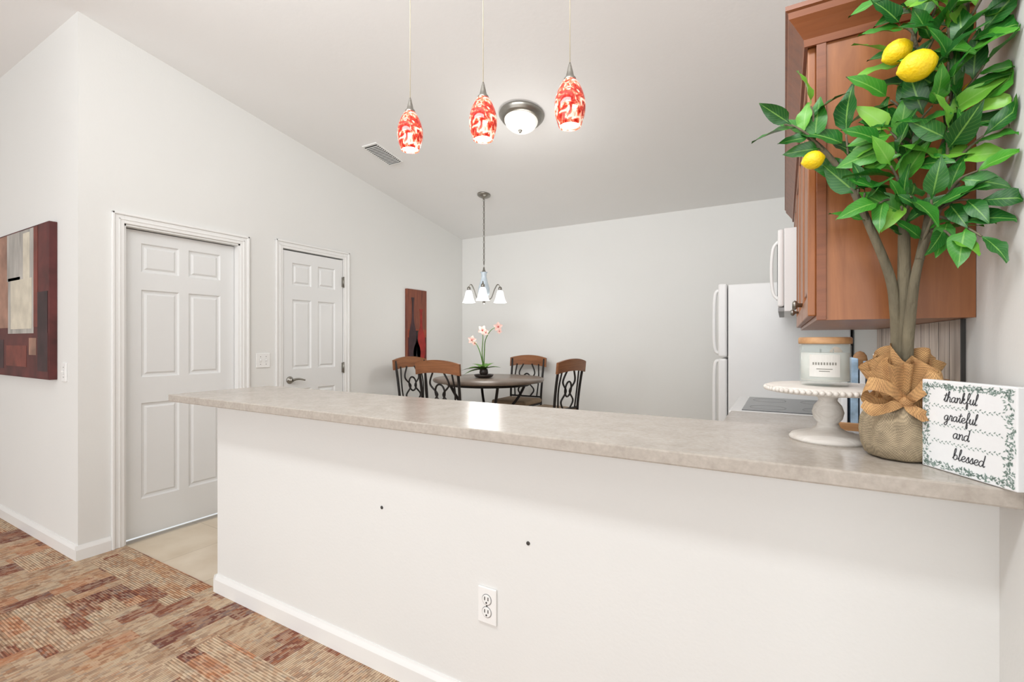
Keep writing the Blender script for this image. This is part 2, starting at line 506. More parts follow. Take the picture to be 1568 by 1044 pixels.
for k in range(4):
    b.lathe([(.02, 0), (.018, .02)], (XR - .07, SY0 + .1 + k * .18, .99), 2, axis=Matrix.Rotation(-pi / 2, 3, 'Y'), seg=14)
b.done("stove", [M_app, M_glassblk, M_greyp])

# fridge
FY0, FY1 = 3.66, 4.42
b = B()
b.box((-.345, FY0, .03), (XR - .02, FY1, 1.69), 0, bev=.008)
b.box((-.41, FY0 + .002, .06), (-.352, FY1 - .002, 1.165), 0, bev=.014, seg=3)
b.box((-.41, FY0 + .002, 1.175), (-.352, FY1 - .002, 1.70), 0, bev=.014, seg=3)
b.box((-.32, FY0 + .02, 0), (XR - .05, FY1 - .02, .05), 1)
b.tube(catmull([(-.40, FY0 + .05, 1.20), (-.435, FY0 + .05, 1.23), (-.442, FY0 + .05, 1.4), (-.435, FY0 + .05, 1.62), (-.40, FY0 + .05, 1.66)]), .013, 0)
b.tube(catmull([(-.40, FY0 + .05, 1.15), (-.435, FY0 + .05, 1.12), (-.442, FY0 + .05, .9), (-.435, FY0 + .05, .56), (-.40, FY0 + .05, .52)]), .013, 0)
b.done("refrigerator", [M_app, M_greyp])

# ------------------------------------------------------------------ upper cabinets
CY0, CY1 = 1.481, 2.84
XF = 0.0735
ZB, ZTOP = 1.345, 2.10
ZM = 1.885
def cabdoor(b, y0, y1, z0, z1, x=XF):
    b.box((x - .019, y0, z0), (x, y0 + .055, z1), 0, bev=.003)
    b.box((x - .019, y1 - .055, z0), (x, y1, z1), 0, bev=.003)
    b.box((x - .019, y0 + .055, z0), (x, y1 - .055, z0 + .055), 0, bev=.003)
    b.box((x - .019, y0 + .055, z1 - .055), (x, y1 - .055, z1), 0, bev=.003)
    b.box((x - .010, y0 + .05, z0 + .05), (x, y1 - .05, z1 - .05), 0)
    b.box((x - .015, y0 + .075, z0 + .075), (x - .006, y1 - .075, z1 - .075), 0, bev=.004)
b = B()
b.box((XF, CY0, ZB), (XR - .001, CY1, ZTOP), 0)
b.box((XF, CY0 - .006, ZB), (XF + .022, CY0, ZTOP), 1, bev=.001)   # face frame edge
cabdoor(b, CY0 + .012, CY0 + .45, ZB + .012, ZTOP - .02)
cabdoor(b, CY0 + .455, CY0 + .895, ZB + .012, ZTOP - .02)
cabdoor(b, CY0 + .90, CY1 - .012, ZB + .012, ZTOP - .02)
b.box((XF, CY1, ZM), (XR - .001, 3.60, ZTOP), 0)
cabdoor(b, CY1 + .01, CY1 + .375, ZM + .008, ZTOP - .02); cabdoor(b, CY1 + .38, 3.59, ZM + .008, ZTOP - .02)
# crown moulding profile swept on front and end
prof = [(0, -.03), (.008, -.03), (.010, -.012), (.018, 0), (.034, .022), (.044, .034), (.046, .050), (.052, .054), (.052, .066), (0, .066)]
rows = []
for (o, z) in prof:
    rows.append([(XR - .001, CY0 - o, ZTOP + z), (XF - .019 - o, CY0 - o, ZTOP + z), (XF - .019 - o, 3.60, ZTOP + z)])
ids = [[b.addv(p) for p in r] for r in rows]
for r0, r1 in zip(ids, ids[1:]):
    for k in range(2):
        b.face([r0[k], r0[k + 1], r1[k + 1], r1[k]], 1)
b.face([r[2] for r in ids], 1)
b.quad([(XR - .001, CY0, ZTOP + .066), (XF - .019, CY0, ZTOP + .066), (XF - .019, 3.6, ZTOP + .066), (XR - .001, 3.6, ZTOP + .066)], 1)
for (y, z) in ((CY0 + .42, ZB + .07), (CY0 + .49, ZB + .07), (CY0 + .94, ZB + .07)):
    b.lathe([(.005, 0), (.005, .012), (.013, .018), (.015, .024), (.010, .03)], (XF - .019, y, z), 2, seg=14, axis=Matrix.Rotation(-pi / 2, 3, 'Y'))
b.done("upper_cabinet", [M_cab, M_cabd, M_nickel])

# microwave
b = B()
MZ0, MZ1 = 1.445, ZM - .004
b.box((-.0, CY1 + .008, MZ0), (XR - .003, 3.59, MZ1), 0, bev=.004)
b.box((-.03, CY1 + .008, MZ0 + .025), (-.001, 3.59, MZ1 - .003), 0, bev=.01)
b.box((-.033, CY1 + .06, 1.53), (-.03, 3.35, 1.81), 1)
b.box((-.028, CY1 + .02, MZ0), (-.001, 3.58, MZ0 + .022), 2, bev=.002)
b.tube(catmull([(-.028, CY1 + .045, 1.51), (-.052, CY1 + .045, 1.55), (-.06, CY1 + .045, 1.665), (-.052, CY1 + .045, 1.78), (-.028, CY1 + .045, 1.82)]), .008, 0)
b.done("microwave", [M_app, M_glassblk, M_greyp])

# backsplash (wood-look boards)
b = B(); b.box((XR - .006, 1.78, .917), (XR - .0005, 2.79, ZB - .001), 0); b.box((XR - .006, 1.56, 1.017), (XR - .0005, 1.78, ZB - .001), 0)
b.box((XR - .009, 1.554, 1.017), (XR - .0005, 1.56, ZB - .001), 1)
y = 1.66
while y < 2.75:
    b.box((XR - .0066, y, 1.018 if y < 1.78 else .918), (XR - .0055, y + .002, ZB - .002), 1); y += .1
b.done("backsplash", [M_splash, M_slot])

# ------------------------------------------------------------------ kitchen small things on side counter
M_blue = pmat("pale_blue_print", lin(150, 176, 198), 0.6, var=0.35, scale=25)
M_paper = pmat("paper_white", lin(232, 234, 236), 0.7, var=0.04, scale=20)
b = B()
R = Matrix.Rotation(-0.22, 3, 'Y')
b.box((-.009, -.1, -.165), (.009, .1, .165), 0, bev=.003, rot=R)
b.box((-.0125, -.082, -.147), (-.0095, .082, .147), 1, rot=R)
b.box((-.014, -.06, -.10), (-.0125, .06, .10), 2, rot=R)
b.done("picture_frame", [M_wash, M_paper, M_blue], (.325, 2.06, .917 + .166))
b = B()
for k, (w, h, mm) in enumerate(((.02, .27, 0), (.025, .305, 1), (.018, .26, 0), (.03, .29, 1), (.022, .25, 0))):
    b.box((-.08 + k * .03, -.01, 0), (-.08 + k * .03 + w, .17, h), mm, bev=.003)
b.box((-.1, -.02, 0), (.085, 0, .05), 2, bev=.003); b.box((-.1, .175, 0), (.085, .19, .2), 2, bev=.003)
b.done("cookbook_row", [M_paper, M_blue, M_lid], (.278, 2.30, .916))
b = B()
b.lathe([(.05, 0), (.055, .02), (.055, .15), (.05, .155), (.046, .15), (.046, .02)], (0, 0, 0), 0, capt=True)
for a0, l in ((0.2, .32), (1.7, .30), (3.0, .34), (4.4, .31)):
    dx, dy = math.cos(a0) * .03, math.sin(a0) * .03
    b.tube([(dx * .3, dy * .3, .03), (dx * 1.4, dy * 1.4, l - .05)], .006, 1)
    b.sphere((dx * 1.5, dy * 1.5, l - .03), .028, 1, (1, .35, 1.4), 12)
b.done("utensil_crock", [M_white, M_lid], (.25, 2.60, .916))
b = B()
b.box((-.008, -.06, 0), (.008, .06, .13), 0, bev=.006); b.box((-.008, -.016, .12), (.008, .016, .175), 0, bev=.006)
b.done("cutting_board", M_lid, (.366, 1.63, 1.0155))

# ------------------------------------------------------------------ pendants
def red_glass():
    m, nt, p = newmat("red_art_glass")
    L = nt.links.new
    tc = nt.nodes.new("ShaderNodeTexCoord")
    n = nt.nodes.new("ShaderNodeTexNoise"); n.inputs["Scale"].default_value = 36; n.inputs["Detail"].default_value = 3; n.inputs["Distortion"].default_value = 1.4
    L(tc.outputs["Object"], n.inputs["Vector"])
    r = nt.nodes.new("ShaderNodeValToRGB"); e = r.color_ramp.elements
    e[0].position = 0.38; e[0].color = lin(160, 30, 24)
    e[1].position = 0.64; e[1].color = lin(252, 226, 208)
    q = e.new(0.47); q.color = lin(208, 64, 44)
    q = e.new(0.54); q.color = lin(236, 132, 100)
    L(n.outputs["Fac"], r.inputs[0]); L(r.outputs[0], p.inputs["Base Color"]); L(r.outputs[0], p.inputs["Emission Color"])
    p.inputs["Emission Strength"].default_value = 0.36
    p.inputs["Roughness"].default_value = 0.08
    return m
M_red = red_glass()
M_bulb = pmat("frosted_bulb", lin(255, 250, 240), 0.4, var=0.0, emit=(1, .95, .87, 1), estr=4)
M_cord = pmat("pendant_cord", lin(190, 182, 160), 0.5, var=.02)
for (x, zb_) in ((-1.45, 2.144), (-1.059, 2.107), (-.679, 2.074)):
    y = 1.60
    top = zc(y)
    b = B()
    H = .172
    prof = []
    N = 18
    for i in range(N + 1):
        t = i / N
        if t <= .42: r = 0.040 + 0.017 * math.sin(pi / 2 * t / .42)
        else: r = 0.020 + 0.037 * max(0.0, math.cos(pi / 2 * (t - .42) / .58)) ** .8
        prof.append((r, t * H))
    inner = [(r - .003, z) for r, z in prof[:-1]][::-1]
    b.lathe(inner + prof, (0, 0, 0), 0, seg=32, capb=False, capt=False)
    b.lathe([(.036, 0.006), (.036, .012)], (0, 0, 0), 3, seg=24)
    b.sphere((0, 0, .05), .024, 3)
    b.lathe([(.023, H - .008), (.022, H + .004), (.015, H + .012), (.011, H + .03), (.005, H + .055), (.003, H + .062)], (0, 0, 0), 1, seg=20)
    b.tube([(0, 0, H + .06), (0, 0, top - zb_ - .02)], .0019, 2, seg=6)
    b.lathe([(.05, top - zb_ - .03), (.058, top - zb_ - .02), (.058, top - zb_ + .008)], (0, 0, 0), 1, seg=28)
    b.done("pendant_light", [M_red, M_nickel, M_cord, M_bulb], (x, y, zb_))
    l = bpy.data.lights.new("pendant_bulb", 'POINT'); l.energy = 1.6; l.color = (1, .93, .84); l.shadow_soft_size = .03
    o = bpy.data.objects.new("pendant_bulb", l); S.collection.objects.link(o); o.location = (x, y, zb_ - .04)

# ------------------------------------------------------------------ flush ceiling light
tilt = Matrix.Rotation(-math.atan(SL), 3, 'X')
M_dome = pmat("alabaster_dome", lin(240, 236, 226), 0.35, var=.05, scale=9, emit=(1, .95, .86, 1), estr=.5)
fy, fx = 2.98, -1.64
b = B()
Dn = tilt @ Matrix.Rotation(pi, 3, 'X')
b.lathe([(.150, 0), (.160, .006), (.162, .018), (.150, .028), (.146, .040), (.134, .050), (.118, .052)], (0, 0, 0), 0, seg=48, axis=Dn)
b.lathe([(.122, .045), (.120, .06), (.108, .085), (.082, .108), (.045, .122), (.012, .126)], (0, 0, 0), 1, seg=40, axis=Dn)
b.lathe([(.012, .124), (.014, .130), (.008, .136), (.009, .142), (.003, .148)], (0, 0, 0), 0, seg=16, axis=Dn)
b.done("ceiling_light", [M_nickel, M_dome], (fx, fy, zc(fy)))
l = bpy.data.lights.new("ceiling_light_bulb", 'POINT'); l.energy = 5; l.color = (1, .98, .95); l.shadow_soft_size = .12
o = bpy.data.objects.new("ceiling_light_bulb", l); S.collection.objects.link(o); o.location = (fx, fy, zc(fy) - .50)

# vent
b = B()
b.box((-.085, -.165, -.008), (.085, .165, 0), 0, bev=.003, rot=None)
for k in range(15):
    yy = -.14 + k * .02
    b.box((-.07, yy - .006, -.012), (.07, yy + .006, -.0085), 1)
    b.box((-.07, yy + .006, -.016), (.07, yy + .011, -.008), 0)
v = b.done("ceiling_vent", [M_white, M_slot], (-3.03, 3.0, zc(3.0)))
v.rotation_euler = (-math.atan(SL), 0, 0)

# ------------------------------------------------------------------ chandelier
M_shade = pmat("bell_shade_glass", lin(240, 242, 246), 0.3, var=.02, emit=(.96, .98, 1, 1), estr=.6)
M_bluegl = pmat("pale_blue_glass", lin(206, 220, 230), 0.1, var=.10, scale=20)
cx, cy = -2.617, 3.968
zt = zc(cy)
b = B()
b.lathe([(.068, .0), (.066, -.012), (.045, -.024), (.012, -.034), (.008, -.05)][::-1], (0, 0, 0), 0, seg=28, axis=tilt)
z = -.04; k = 0
while z > -.70:
    pts = []
    for i in range(13):
        a_ = 2 * pi * i / 12
        o1 = math.cos(a_) * .009; o2 = math.sin(a_) * .018
        pts.append((o1, 0, z - .018 + o2) if k % 2 == 0 else (0, o1, z - .018 + o2))
    b.tube(pts, .0028, 0, seg=5, cap=False)
    z -= .030; k += 1
b.tube([(0, 0, -.03), (0, 0, -.76)], .0018, 0, seg=5)
b.lathe([(.006, -1.10), (.016, -1.088), (.012, -1.075), (.03, -1.06), (.032, -1.045), (.02, -1.03)], (0, 0, 0), 0, seg=20)
b.lathe([(.020, -1.035), (.048, -1.02), (.060, -.985), (.056, -.94), (.038, -.88), (.026, -.83), (.026, -.80), (.036, -.78)], (0, 0, 0), 1, seg=24)
b.lathe([(.036, -.782), (.02, -.775), (.012, -.76), (.006, -.73)], (0, 0, 0), 0, seg=20)
for i in range(3):
    a_ = pi / 180 * (-60 + i * 120)
    ca, sa = math.cos(a_), math.sin(a_)
    P = catmull([(0.02 * ca, .02 * sa, -1.05), (.08 * ca, .08 * sa, -1.04), (.12 * ca, .12 * sa, -.95), (.155 * ca, .155 * sa, -.895), (.185 * ca, .185 * sa, -.92)])
    b.tube(P, .006, 0, seg=8)
    c0 = (.185 * ca, .185 * sa, 0)
    b.lathe([(.014, -.955), (.02, -.945), (.018, -.925), (.008, -.915)], c0, 0, seg=16)
    b.lathe([(.068, -1.08), (.060, -1.065), (.050, -1.04), (.042, -1.01), (.036, -.98), (.028, -.958), (.015, -.95)], c0, 2, seg=28, capb=False)
    b.sphere((c0[0], c0[1], -1.02), .022, 3, seg=12)
b.done("chandelier", [M_nickel, M_bluegl, M_shade, M_bulb], (cx, cy, zt))
l = bpy.data.lights.new("chandelier_bulb", 'POINT'); l.energy = 8; l.color = (1, .98, .95); l.shadow_soft_size = .15
o = bpy.data.objects.new("chandelier_bulb", l); S.collection.objects.link(o); o.location = (cx, cy, 1.54)

# ------------------------------------------------------------------ dining table + chairs
tx, ty = -2.58, 4.0
M_top = pmat("slate_table_top", lin(120, 106, 94), 0.3, var=.25, scale=7)
b = B()
b.lathe([(.50, .882), (.545, .886), (.556, .896), (.556, .910), (.545, .92), (.0005, .921)], (0, 0, 0), 0, seg=64)
b.lathe([(.40, .878), (.42, .878), (.42, .852), (.40, .852)], (0, 0, 0), 1, seg=48, capb=False, capt=False)
b.lathe([(.16, .882), (.16, .86)], (0, 0, 0), 1)
for i in range(4):
    a_ = pi / 4 + i * pi / 2
    ca, sa = math.cos(a_), math.sin(a_)
    P = catmull([(.40 * ca, .40 * sa, .875), (.30 * ca, .30 * sa, .70), (.12 * ca, .12 * sa, .48), (.13 * ca, .13 * sa, .28), (.30 * ca, .30 * sa, .10), (.38 * ca, .38 * sa, .012)])
    b.tube(P, .014, 1, seg=8)
b.lathe([(.11, .40), (.135, .40), (.135, .42), (.11, .42)], (0, 0, 0), 1, seg=32, capb=False, capt=False)
b.done("dining_table", [M_top, M_black], (tx, ty, 0))

M_seat = pmat("seat_cushion", lin(150, 128, 104), 0.8, var=.12, scale=30)
def chair(x, y, rz):
    b = B()
    for sx in (-1, 1):
        b.tube(catmull([(sx * .205, .235, 0), (sx * .20, .20, .3), (sx * .195, .185, .62), (sx * .20, .205, .85), (sx * .205, .245, 1.09)]), .0125, 0, seg=8)
        b.tube(catmull([(sx * .21, -.21, 0), (sx * .20, -.195, .3), (sx * .195, -.185, .60)]), .0125, 0, seg=8)
        b.tube([(sx * .203, -.20, .22), (sx * .203, .205, .22)], .008, 0, seg=6)
        b.tube(catmull([(sx * .055, .187, .665), (sx * .10, .194, .74), (sx * .03, .203, .83), (sx * .10, .216, .92), (sx * .055, .236, 1.03)]), .009, 0, seg=6)
        b.tube(catmull([(sx * .14, .188, .665), (sx * .155, .205, .85), (sx * .14, .236, 1.03)]), .008, 0, seg=6)
    b.tube([(-.205, -.20, .30), (.205, -.20, .30)], .009, 0, seg=6); b.tube([(-.20, .20, .28), (.20, .20, .28)], .008, 0, seg=6)
    b.tube([(-.197, .187, .665), (.197, .187, .665)], .010, 0, seg=6)
    ring = [(.05 * math.cos(2 * pi * i / 20), .207 + .010 * math.sin(2 * pi * i / 20), .85 + .07 * math.sin(2 * pi * i / 20)) for i in range(21)]
    b.tube(ring, .009, 0, seg=6, cap=False)
    b.box((-.205, -.20, .585), (.205, .195, .605), 0, bev=.006)
    b.box((-.212, -.215, .605), (.212, .18, .655), 2, bev=.02, seg=3, smooth=True)
    N = 16; fr = []
    for i in range(N + 1):
        t = -1 + 2 * i / N
        xx = t * .232
        bow = .02 * (1 - t * t)
        zt_ = 1.100 + .032 * (1 - t * t) ; zb2 = 1.000 + .022 * (1 - t * t)
        y0 = .226 + bow
        fr.append([(xx, y0, zb2), (xx, y0 + .024, zb2), (xx, y0 + .034, zt_), (xx, y0 + .010, zt_)])
    ids = [[b.addv(p) for p in q] for q in fr]
    for q0, q1 in zip(ids, ids[1:]):
        for k in range(4):
            b.face([q0[k], q0[(k + 1) % 4], q1[(k + 1) % 4], q1[k]], 1, False)
    b.face(ids[0], 1); b.face(ids[-1][::-1], 1)
    b.done("dining_chair", [M_black, M_rail, M_seat], (x, y, -.003), rz)
chair(-2.58, 3.42, pi + .04)
chair(-2.56, 4.56, .0)
chair(-3.14, 3.72, pi / 2 - .05)
chair(-1.93, 4.06, -pi / 2 - .17)

# orchid
M_stem = pmat("stem_green", lin(84, 128, 44), 0.5, var=.15)
M_petal = pmat("orchid_petal", lin(246, 208, 196), 0.5, var=.08, scale=30)
M_lilac = pmat("orchid_centre", lin(214, 110, 104), 0.5)
M_dish = pmat("dark_dish", lin(52, 44, 40), 0.35, var=.15)
def leafstrip(b, base, d, nrm, L, W, curl, m=0, seg=7, fold=.3):
    d = Vector(d).normalized(); nrm = Vector(nrm); nrm = (nrm - d * nrm.dot(d)).normalized()
    s_ = d.cross(nrm); base = Vector(base); rows = []
    for i in range(seg + 1):
        t = i / seg
        w_ = W * (math.sin(pi * min(1, t * .97 + .015) ** .82)) * (1.0)
        c = base + d * (L * t) - nrm * (curl * L * t * t)
        rows.append([b.addv(c - s_ * w_ + nrm * (fold * w_)), b.addv(c), b.addv(c + s_ * w_ + nrm * (fold * w_))])
    for r0, r1 in zip(rows, rows[1:]):
        b.face([r0[0], r0[1], r1[1], r1[0]], m, True); b.face([r0[1], r0[2], r1[2], r1[1]], m, True)
b = B()
b.lathe([(.05, 0), (.085, .008), (.10, .03), (.095, .034), (.08, .02)], (0, 0, 0), 3, seg=28)
b.lathe([(.03, .02), (.045, .05), (.04, .085), (.03, .09)], (0, 0, 0), 3, seg=20)
for a_, L_, up in ((0.3, .17, .5), (2.0, .16, .8), (3.6, .22, .3), (4.4, .18, .5), (5.4, .17, .6), (1.2, .14, 1.0), (2.9, .18, .7), (3.9, .2, .1)):
    leafstrip(b, (0, 0, .08), (math.cos(a_), math.sin(a_), up), (0, 0, 1), L_, .036, .35, 0)
stems = [[(0, 0, .08), (.0, .01, .25), (.02, 0, .38), (.09, .0, .48), (.17, .0, .51)],
         [(0, 0, .08), (-.02, 0, .25), (-.01, 0, .4), (-.02, 0, .46)],
         [(0, 0, .08), (-.02, -.02, .22), (-.07, -.02, .33), (-.13, -.02, .37)]]
for st in stems: b.tube(catmull(st), [.006, .003], 0, seg=6)
def flower(c, r, ang):
    c = Vector(c)
    f = Vector((.45, -.89, .05)).normalized()
    s_ = f.cross(Vector((0, 0, 1))).normalized(); u_ = s_.cross(f)
    for i in range(5):
        a_ = ang + i * 2 * pi / 5
        d = (s_ * math.cos(a_) + u_ * math.sin(a_) + f * .35)
        leafstrip(b, c, d, f, r, r * .42, .25, 1, 5)
    b.sphere(c + f * r * .2, r * .2, 2, seg=8)
for c, r, a_ in (((.17, 0, .51), .048, .3), ((-.01, -.01, .48), .048, .8), ((.03, -.01, .455), .034, .1),
                 ((-.13, -.02, .38), .045, .5), ((-.10, -.02, .345), .026, 0.1), ((.185, 0, .465), .028, .9)):
    flower(c, r, a_)
b.done("potted_orchid", [M_stem, M_petal, M_lilac, M_dish], (-2.62, 3.97, .921))

# ------------------------------------------------------------------ wall art
def pmat2(n, c, var, sc, st=(1, 1, 1)): return pmat(n, c, .6, var=var, scale=sc, stretch=st)
A1 = pmat2("paint_maroon", lin(88, 38, 36), .5, 6); A2 = pmat2("paint_dark", lin(58, 34, 38), .45, 8)
A3 = pmat2("paint_grey", lin(176, 172, 166), .28, 5, (3, 1, .6)); A4 = pmat2("paint_cream", lin(212, 204, 186), .14, 9)
A5 = pmat2("paint_rust", lin(120, 58, 48), .4, 7); A6 = pmat2("paint_beige", lin(158, 120, 102), .35, 7)
b = B()
x0, x1, z0, z1 = -5.12, -3.914, 1.05, 2.03
b.box((x0, YF - .04, z0), (x1, YF, z1), 0, bev=.003)
f = YF - .0405
def patch(xa, xb, za, zb, m, k=0):
    b.box((xa, f - .0012 - k * .0006, za), (xb, f, zb), m)
patch(x0 + .01, -4.66, 1.38, 2.02, 5); patch(-4.68, -4.42, 1.70, 2.02, 2, 1); patch(-4.42, -4.17, 1.66, 2.02, 2, 0); patch(-4.36, -4.24, 1.69, 2.0, 3, 2)
patch(-4.17, -4.10, 1.38, 2.02, 4, 0)
patch(-4.60, -4.20, 1.37, 1.70, 3, 3); patch(-4.66, -4.17, 1.34, 1.72, 2, 1); patch(x0 + .01, x1 - .005, 1.06, 1.34, 0, 0)
patch(-4.7, -4.3, 1.12, 1.26, 4, 2); patch(-4.10, -3.93, 1.10, 1.60, 1, 1); patch(-5.0, -4.75, 1.10, 1.30, 1, 2); patch(-4.25, -4.12, 1.2, 1.31, 5, 2)
b.done("wall_painting", [A1, A2, A3, A4, A5, A6])
b = B()
y0, y1, z0, z1 = 3.89, 4.215, 1.05, 1.865
b.box((XL, y0, z0), (XL + .03, y1, z1), 0, bev=.002)
fX = XL + .0305
b.box((fX - .001, y0 + .01, z0 + .01), (fX, y1 - .01, 1.33), 3); b.box((fX - .001, y0 + .01, 1.33), (fX + .0002, y1 - .01, 1.42), 4)
def bottle(cy_, zb0, pr, m):
    pts = [(cy_ + r, zb0 + z) for r, z in pr] + [(cy_ - r, zb0 + z) for r, z in pr[::-1]]
    b.prism(pts, 'x', fX, fX + .0015, m)
bp_ = [(.05, 0), (.07, .06), (.075, .16), (.06, .25), (.03, .32), (.018, .38), (.016, .52), (.028, .56)]
bottle(4.12, 1.09, bp_, 2); bottle(3.98, 1.09, [(r * .9, z * 1.22) for r, z in bp_], 1)
bottle(4.05, 1.07, [(r * .8, z * .6) for r, z in bp_], 5)
b.done("wall_art_panel", [wood("art_brown", lin(96, 44, 32), lin(142, 78, 52), .5, 4, 'z', 1), A2, pmat2("art_crimson", lin(150, 34, 28), .35, 10),
                          pmat2("art_darkred", lin(84, 22, 22), .4, 9), pmat2("art_orange", lin(150, 66, 40), .35, 9), pmat2("art_black", lin(30, 20, 22), .3, 9)])

# ------------------------------------------------------------------ cake stand + candle
SC = (.105, 1.574)
b = B()
b.lathe([(.092, 0), (.094, .006), (.088, .014), (.072, .020), (.045, .027), (.030, .036), (.024, .048), (.034, .060), (.038, .078), (.033, .096),
         (.022, .110), (.024, .118), (.044, .125), (.060, .129), (.140, .133), (.150, .137), (.150, .149), (.144, .152), (.0005, .151)], (0, 0, 0), 0, seg=56)
for i in range(66):
    a_ = 2 * pi * i / 66
    b.sphere((.152 * math.cos(a_), .152 * math.sin(a_), .142), .0068, 0, seg=8)
b.done("cake_stand", M_wash, (SC[0], SC[1], ZT))
M_wax = pmat("candle_wax", lin(232, 228, 220), .5, var=.02)
M_jar = pmat("jar_glass", lin(214, 226, 222), .04, var=0, alpha=.22)
M_label = pmat("jar_label", lin(214, 212, 206), .6, var=.02)
M_ink = pmat("label_ink", lin(130, 128, 120), .6)
b = B()
b.lathe([(.054, 0), (.060, .006), (.061, .02), (.061, .108), (.058, .114), (.0555, .114), (.0575, .107), (.0575, .02), (.054, .012), (.0005, .012)], (0, 0, 0), 0, seg=48)
b.lathe([(.0005, .0135), (.0565, .0135), (.0565, .090), (.0005, .090)], (0, 0, 0), 1, seg=48, capb=False, capt=False)
b.lathe([(.056, .1145), (.0625, .1145), (.0635, .118), (.0635, .130), (.060, .133), (.0005, .133)], (0, 0, 0), 2, seg=48)
for a_ in (0, 2.1, 4.2):
    b.tube([(.02 * math.cos(a_), .02 * math.sin(a_), .088), (.02 * math.cos(a_), .02 * math.sin(a_), .1)], .0012, 4, seg=5)
def wrap(a0, a1, z0, z1, r, m):
    n = 12
    for i in range(n):
        t0 = a0 + (a1 - a0) * i / n; t1 = a0 + (a1 - a0) * (i + 1) / n
        b.quad([(r * math.cos(t0), r * math.sin(t0), z0), (r * math.cos(t1), r * math.sin(t1), z0), (r * math.cos(t1), r * math.sin(t1), z1), (r * math.cos(t0), r * math.sin(t0), z1)], m)
wrap(-2.25, -1.05, .026, .086, .0614, 3)
for k in range(9): wrap(-2.10 + k * .105, -2.10 + k * .105 + .06, .058, .065, .0617, 4)
wrap(-1.95, -1.35, .046, .048, .0617, 4); wrap(-1.85, -1.45, .040, .042, .0617, 4)
b.done("jar_candle", [M_jar, M_wax, M_lid, M_label, M_ink], (.098, 1.574, ZT + .1525))

# ------------------------------------------------------------------ sign
LET = {
 'a': ([[(.75, .85), (.45, 1), (.1, .7), (.1, .25), (.35, 0), (.65, .3), (.78, .95), (.75, .3), (.9, 0), (1.1, .2)]], 1.05),
 'b': ([[(0, .2), (.35, 1.2), (.4, 2), (.2, 1.9), (.15, 1), (.2, .2), (.5, 0), (.8, .3), (.75, .8), (.45, .9), (.25, .6)]], 1.0),
 'd': ([[(.75, .85), (.45, 1), (.1, .7), (.1, .25), (.35, 0), (.65, .3), (.85, 1.2), (.88, 2)], [(.88, 2), (.8, .3), (.92, 0), (1.1, .2)]], 1.05),
 'e': ([[(0, .3), (.5, .5), (.7, .8), (.45, 1), (.15, .7), (.15, .25), (.45, 0), (.9, .25)]], .85),
 'f': ([[(0, .2), (.4, .9), (.6, 1.8), (.4, 2.1), (.25, 1.6), (.25, 0), (.25, -.8), (.45, -.9), (.45, -.2), (.35, .1), (.7, .3)]], .7),
 'g': ([[(.75, .85), (.45, 1), (.1, .7), (.1, .25), (.35, 0), (.65, .3), (.78, .95), (.75, -.5), (.5, -.95), (.2, -.7), (.6, -.2), (1.1, .25)]], 1.05),
 'h': ([[(0, .2), (.35, 1.3), (.4, 2), (.2, 1.9), (.15, 1), (.12, 0)], [(.12, 0), (.3, .75), (.55, 1), (.7, .7), (.68, .2), (.8, 0), (1, .2)]], .95),
 'k': ([[(0, .2), (.35, 1.3), (.4, 2), (.2, 1.9), (.15, 1), (.12, 0)], [(.12, .3), (.45, 1), (.6, .8), (.2, .5)], [(.2, .5), (.6, .05), (.9, .2)]], .9),
 'l': ([[(0, .2), (.35, 1.3), (.4, 2), (.2, 1.9), (.15, 1), (.2, .1), (.35, 0), (.55, .2)]], .55),
 'n': ([[(0, .8), (.12, 1), (.15, .5), (.13, 0)], [(.13, 0), (.3, .75), (.55, 1), (.7, .7), (.68, .2), (.8, 0), (1, .2)]], .95),
 'r': ([[(0, .2), (.2, 1.1), (.3, .9), (.55, .95), (.5, .3), (.6, 0), (.8, .2)]], .75),
 's': ([[(0, .2), (.4, 1.05), (.5, .6), (.55, .2), (.3, 0), (.1, .15)], [(.3, 0), (.75, .2)]], .7),
 't': ([[(0, .2), (.35, 1.1), (.4, 1.7)], [(.4, 1.7), (.25, .4), (.4, 0), (.65, .2)], [(.05, 1.2), (.35, 1.26), (.7, 1.3)]], .6),
 'u': ([[(0, .5), (.15, 1), (.12, .3), (.3, 0), (.55, .25), (.7, 1), (.68, .25), (.8, 0), (1, .2)]], .95)}
M_sign = pmat("sign_white", lin(234, 236, 237), .6, var=.01)
M_sprig = pmat("sprig_green", lin(132, 152, 144), .7, var=.2, scale=60)
M_lett = pmat("sign_ink", lin(52, 54, 58), .6)
SW, SH, STK = .197, .19, .018
b = B()
b.box((0, 0, 0), (SW, STK, SH), 0, bev=.002)
def word(wd, cx_, zb_, sc):
    tot = sum(LET[c][1] for c in wd) * sc
    x = cx_ - tot / 2
    for c in wd:
        st, adv = LET[c]
        for s_ in st:
            P = catmull([(x + (q[0] + .18 * q[1]) * sc, -.0006, zb_ + q[1] * sc) for q in s_], 5)
            b.tube(P, .00075, 2, seg=5)
        x += adv * sc
word("thankful", .088, .147, .0108); word("grateful", .088, .108, .0108); word("and", .090, .073, .0115); word("blessed", .105, .030, .0115)
rs = random.Random(3)
def sleaf(x, z, a_, L_=.007, W_=.0013):
    dx, dz = math.cos(a_), math.sin(a_)
    b.quad([(x, -.0004, z), (x + dx * L_ * .5 - dz * W_, -.0004, z + dz * L_ * .5 + dx * W_), (x + dx * L_, -.0004, z + dz * L_), (x + dx * L_ * .5 + dz * W_, -.0004, z + dz * L_ * .5 - dx * W_)], 1)
bw = .021
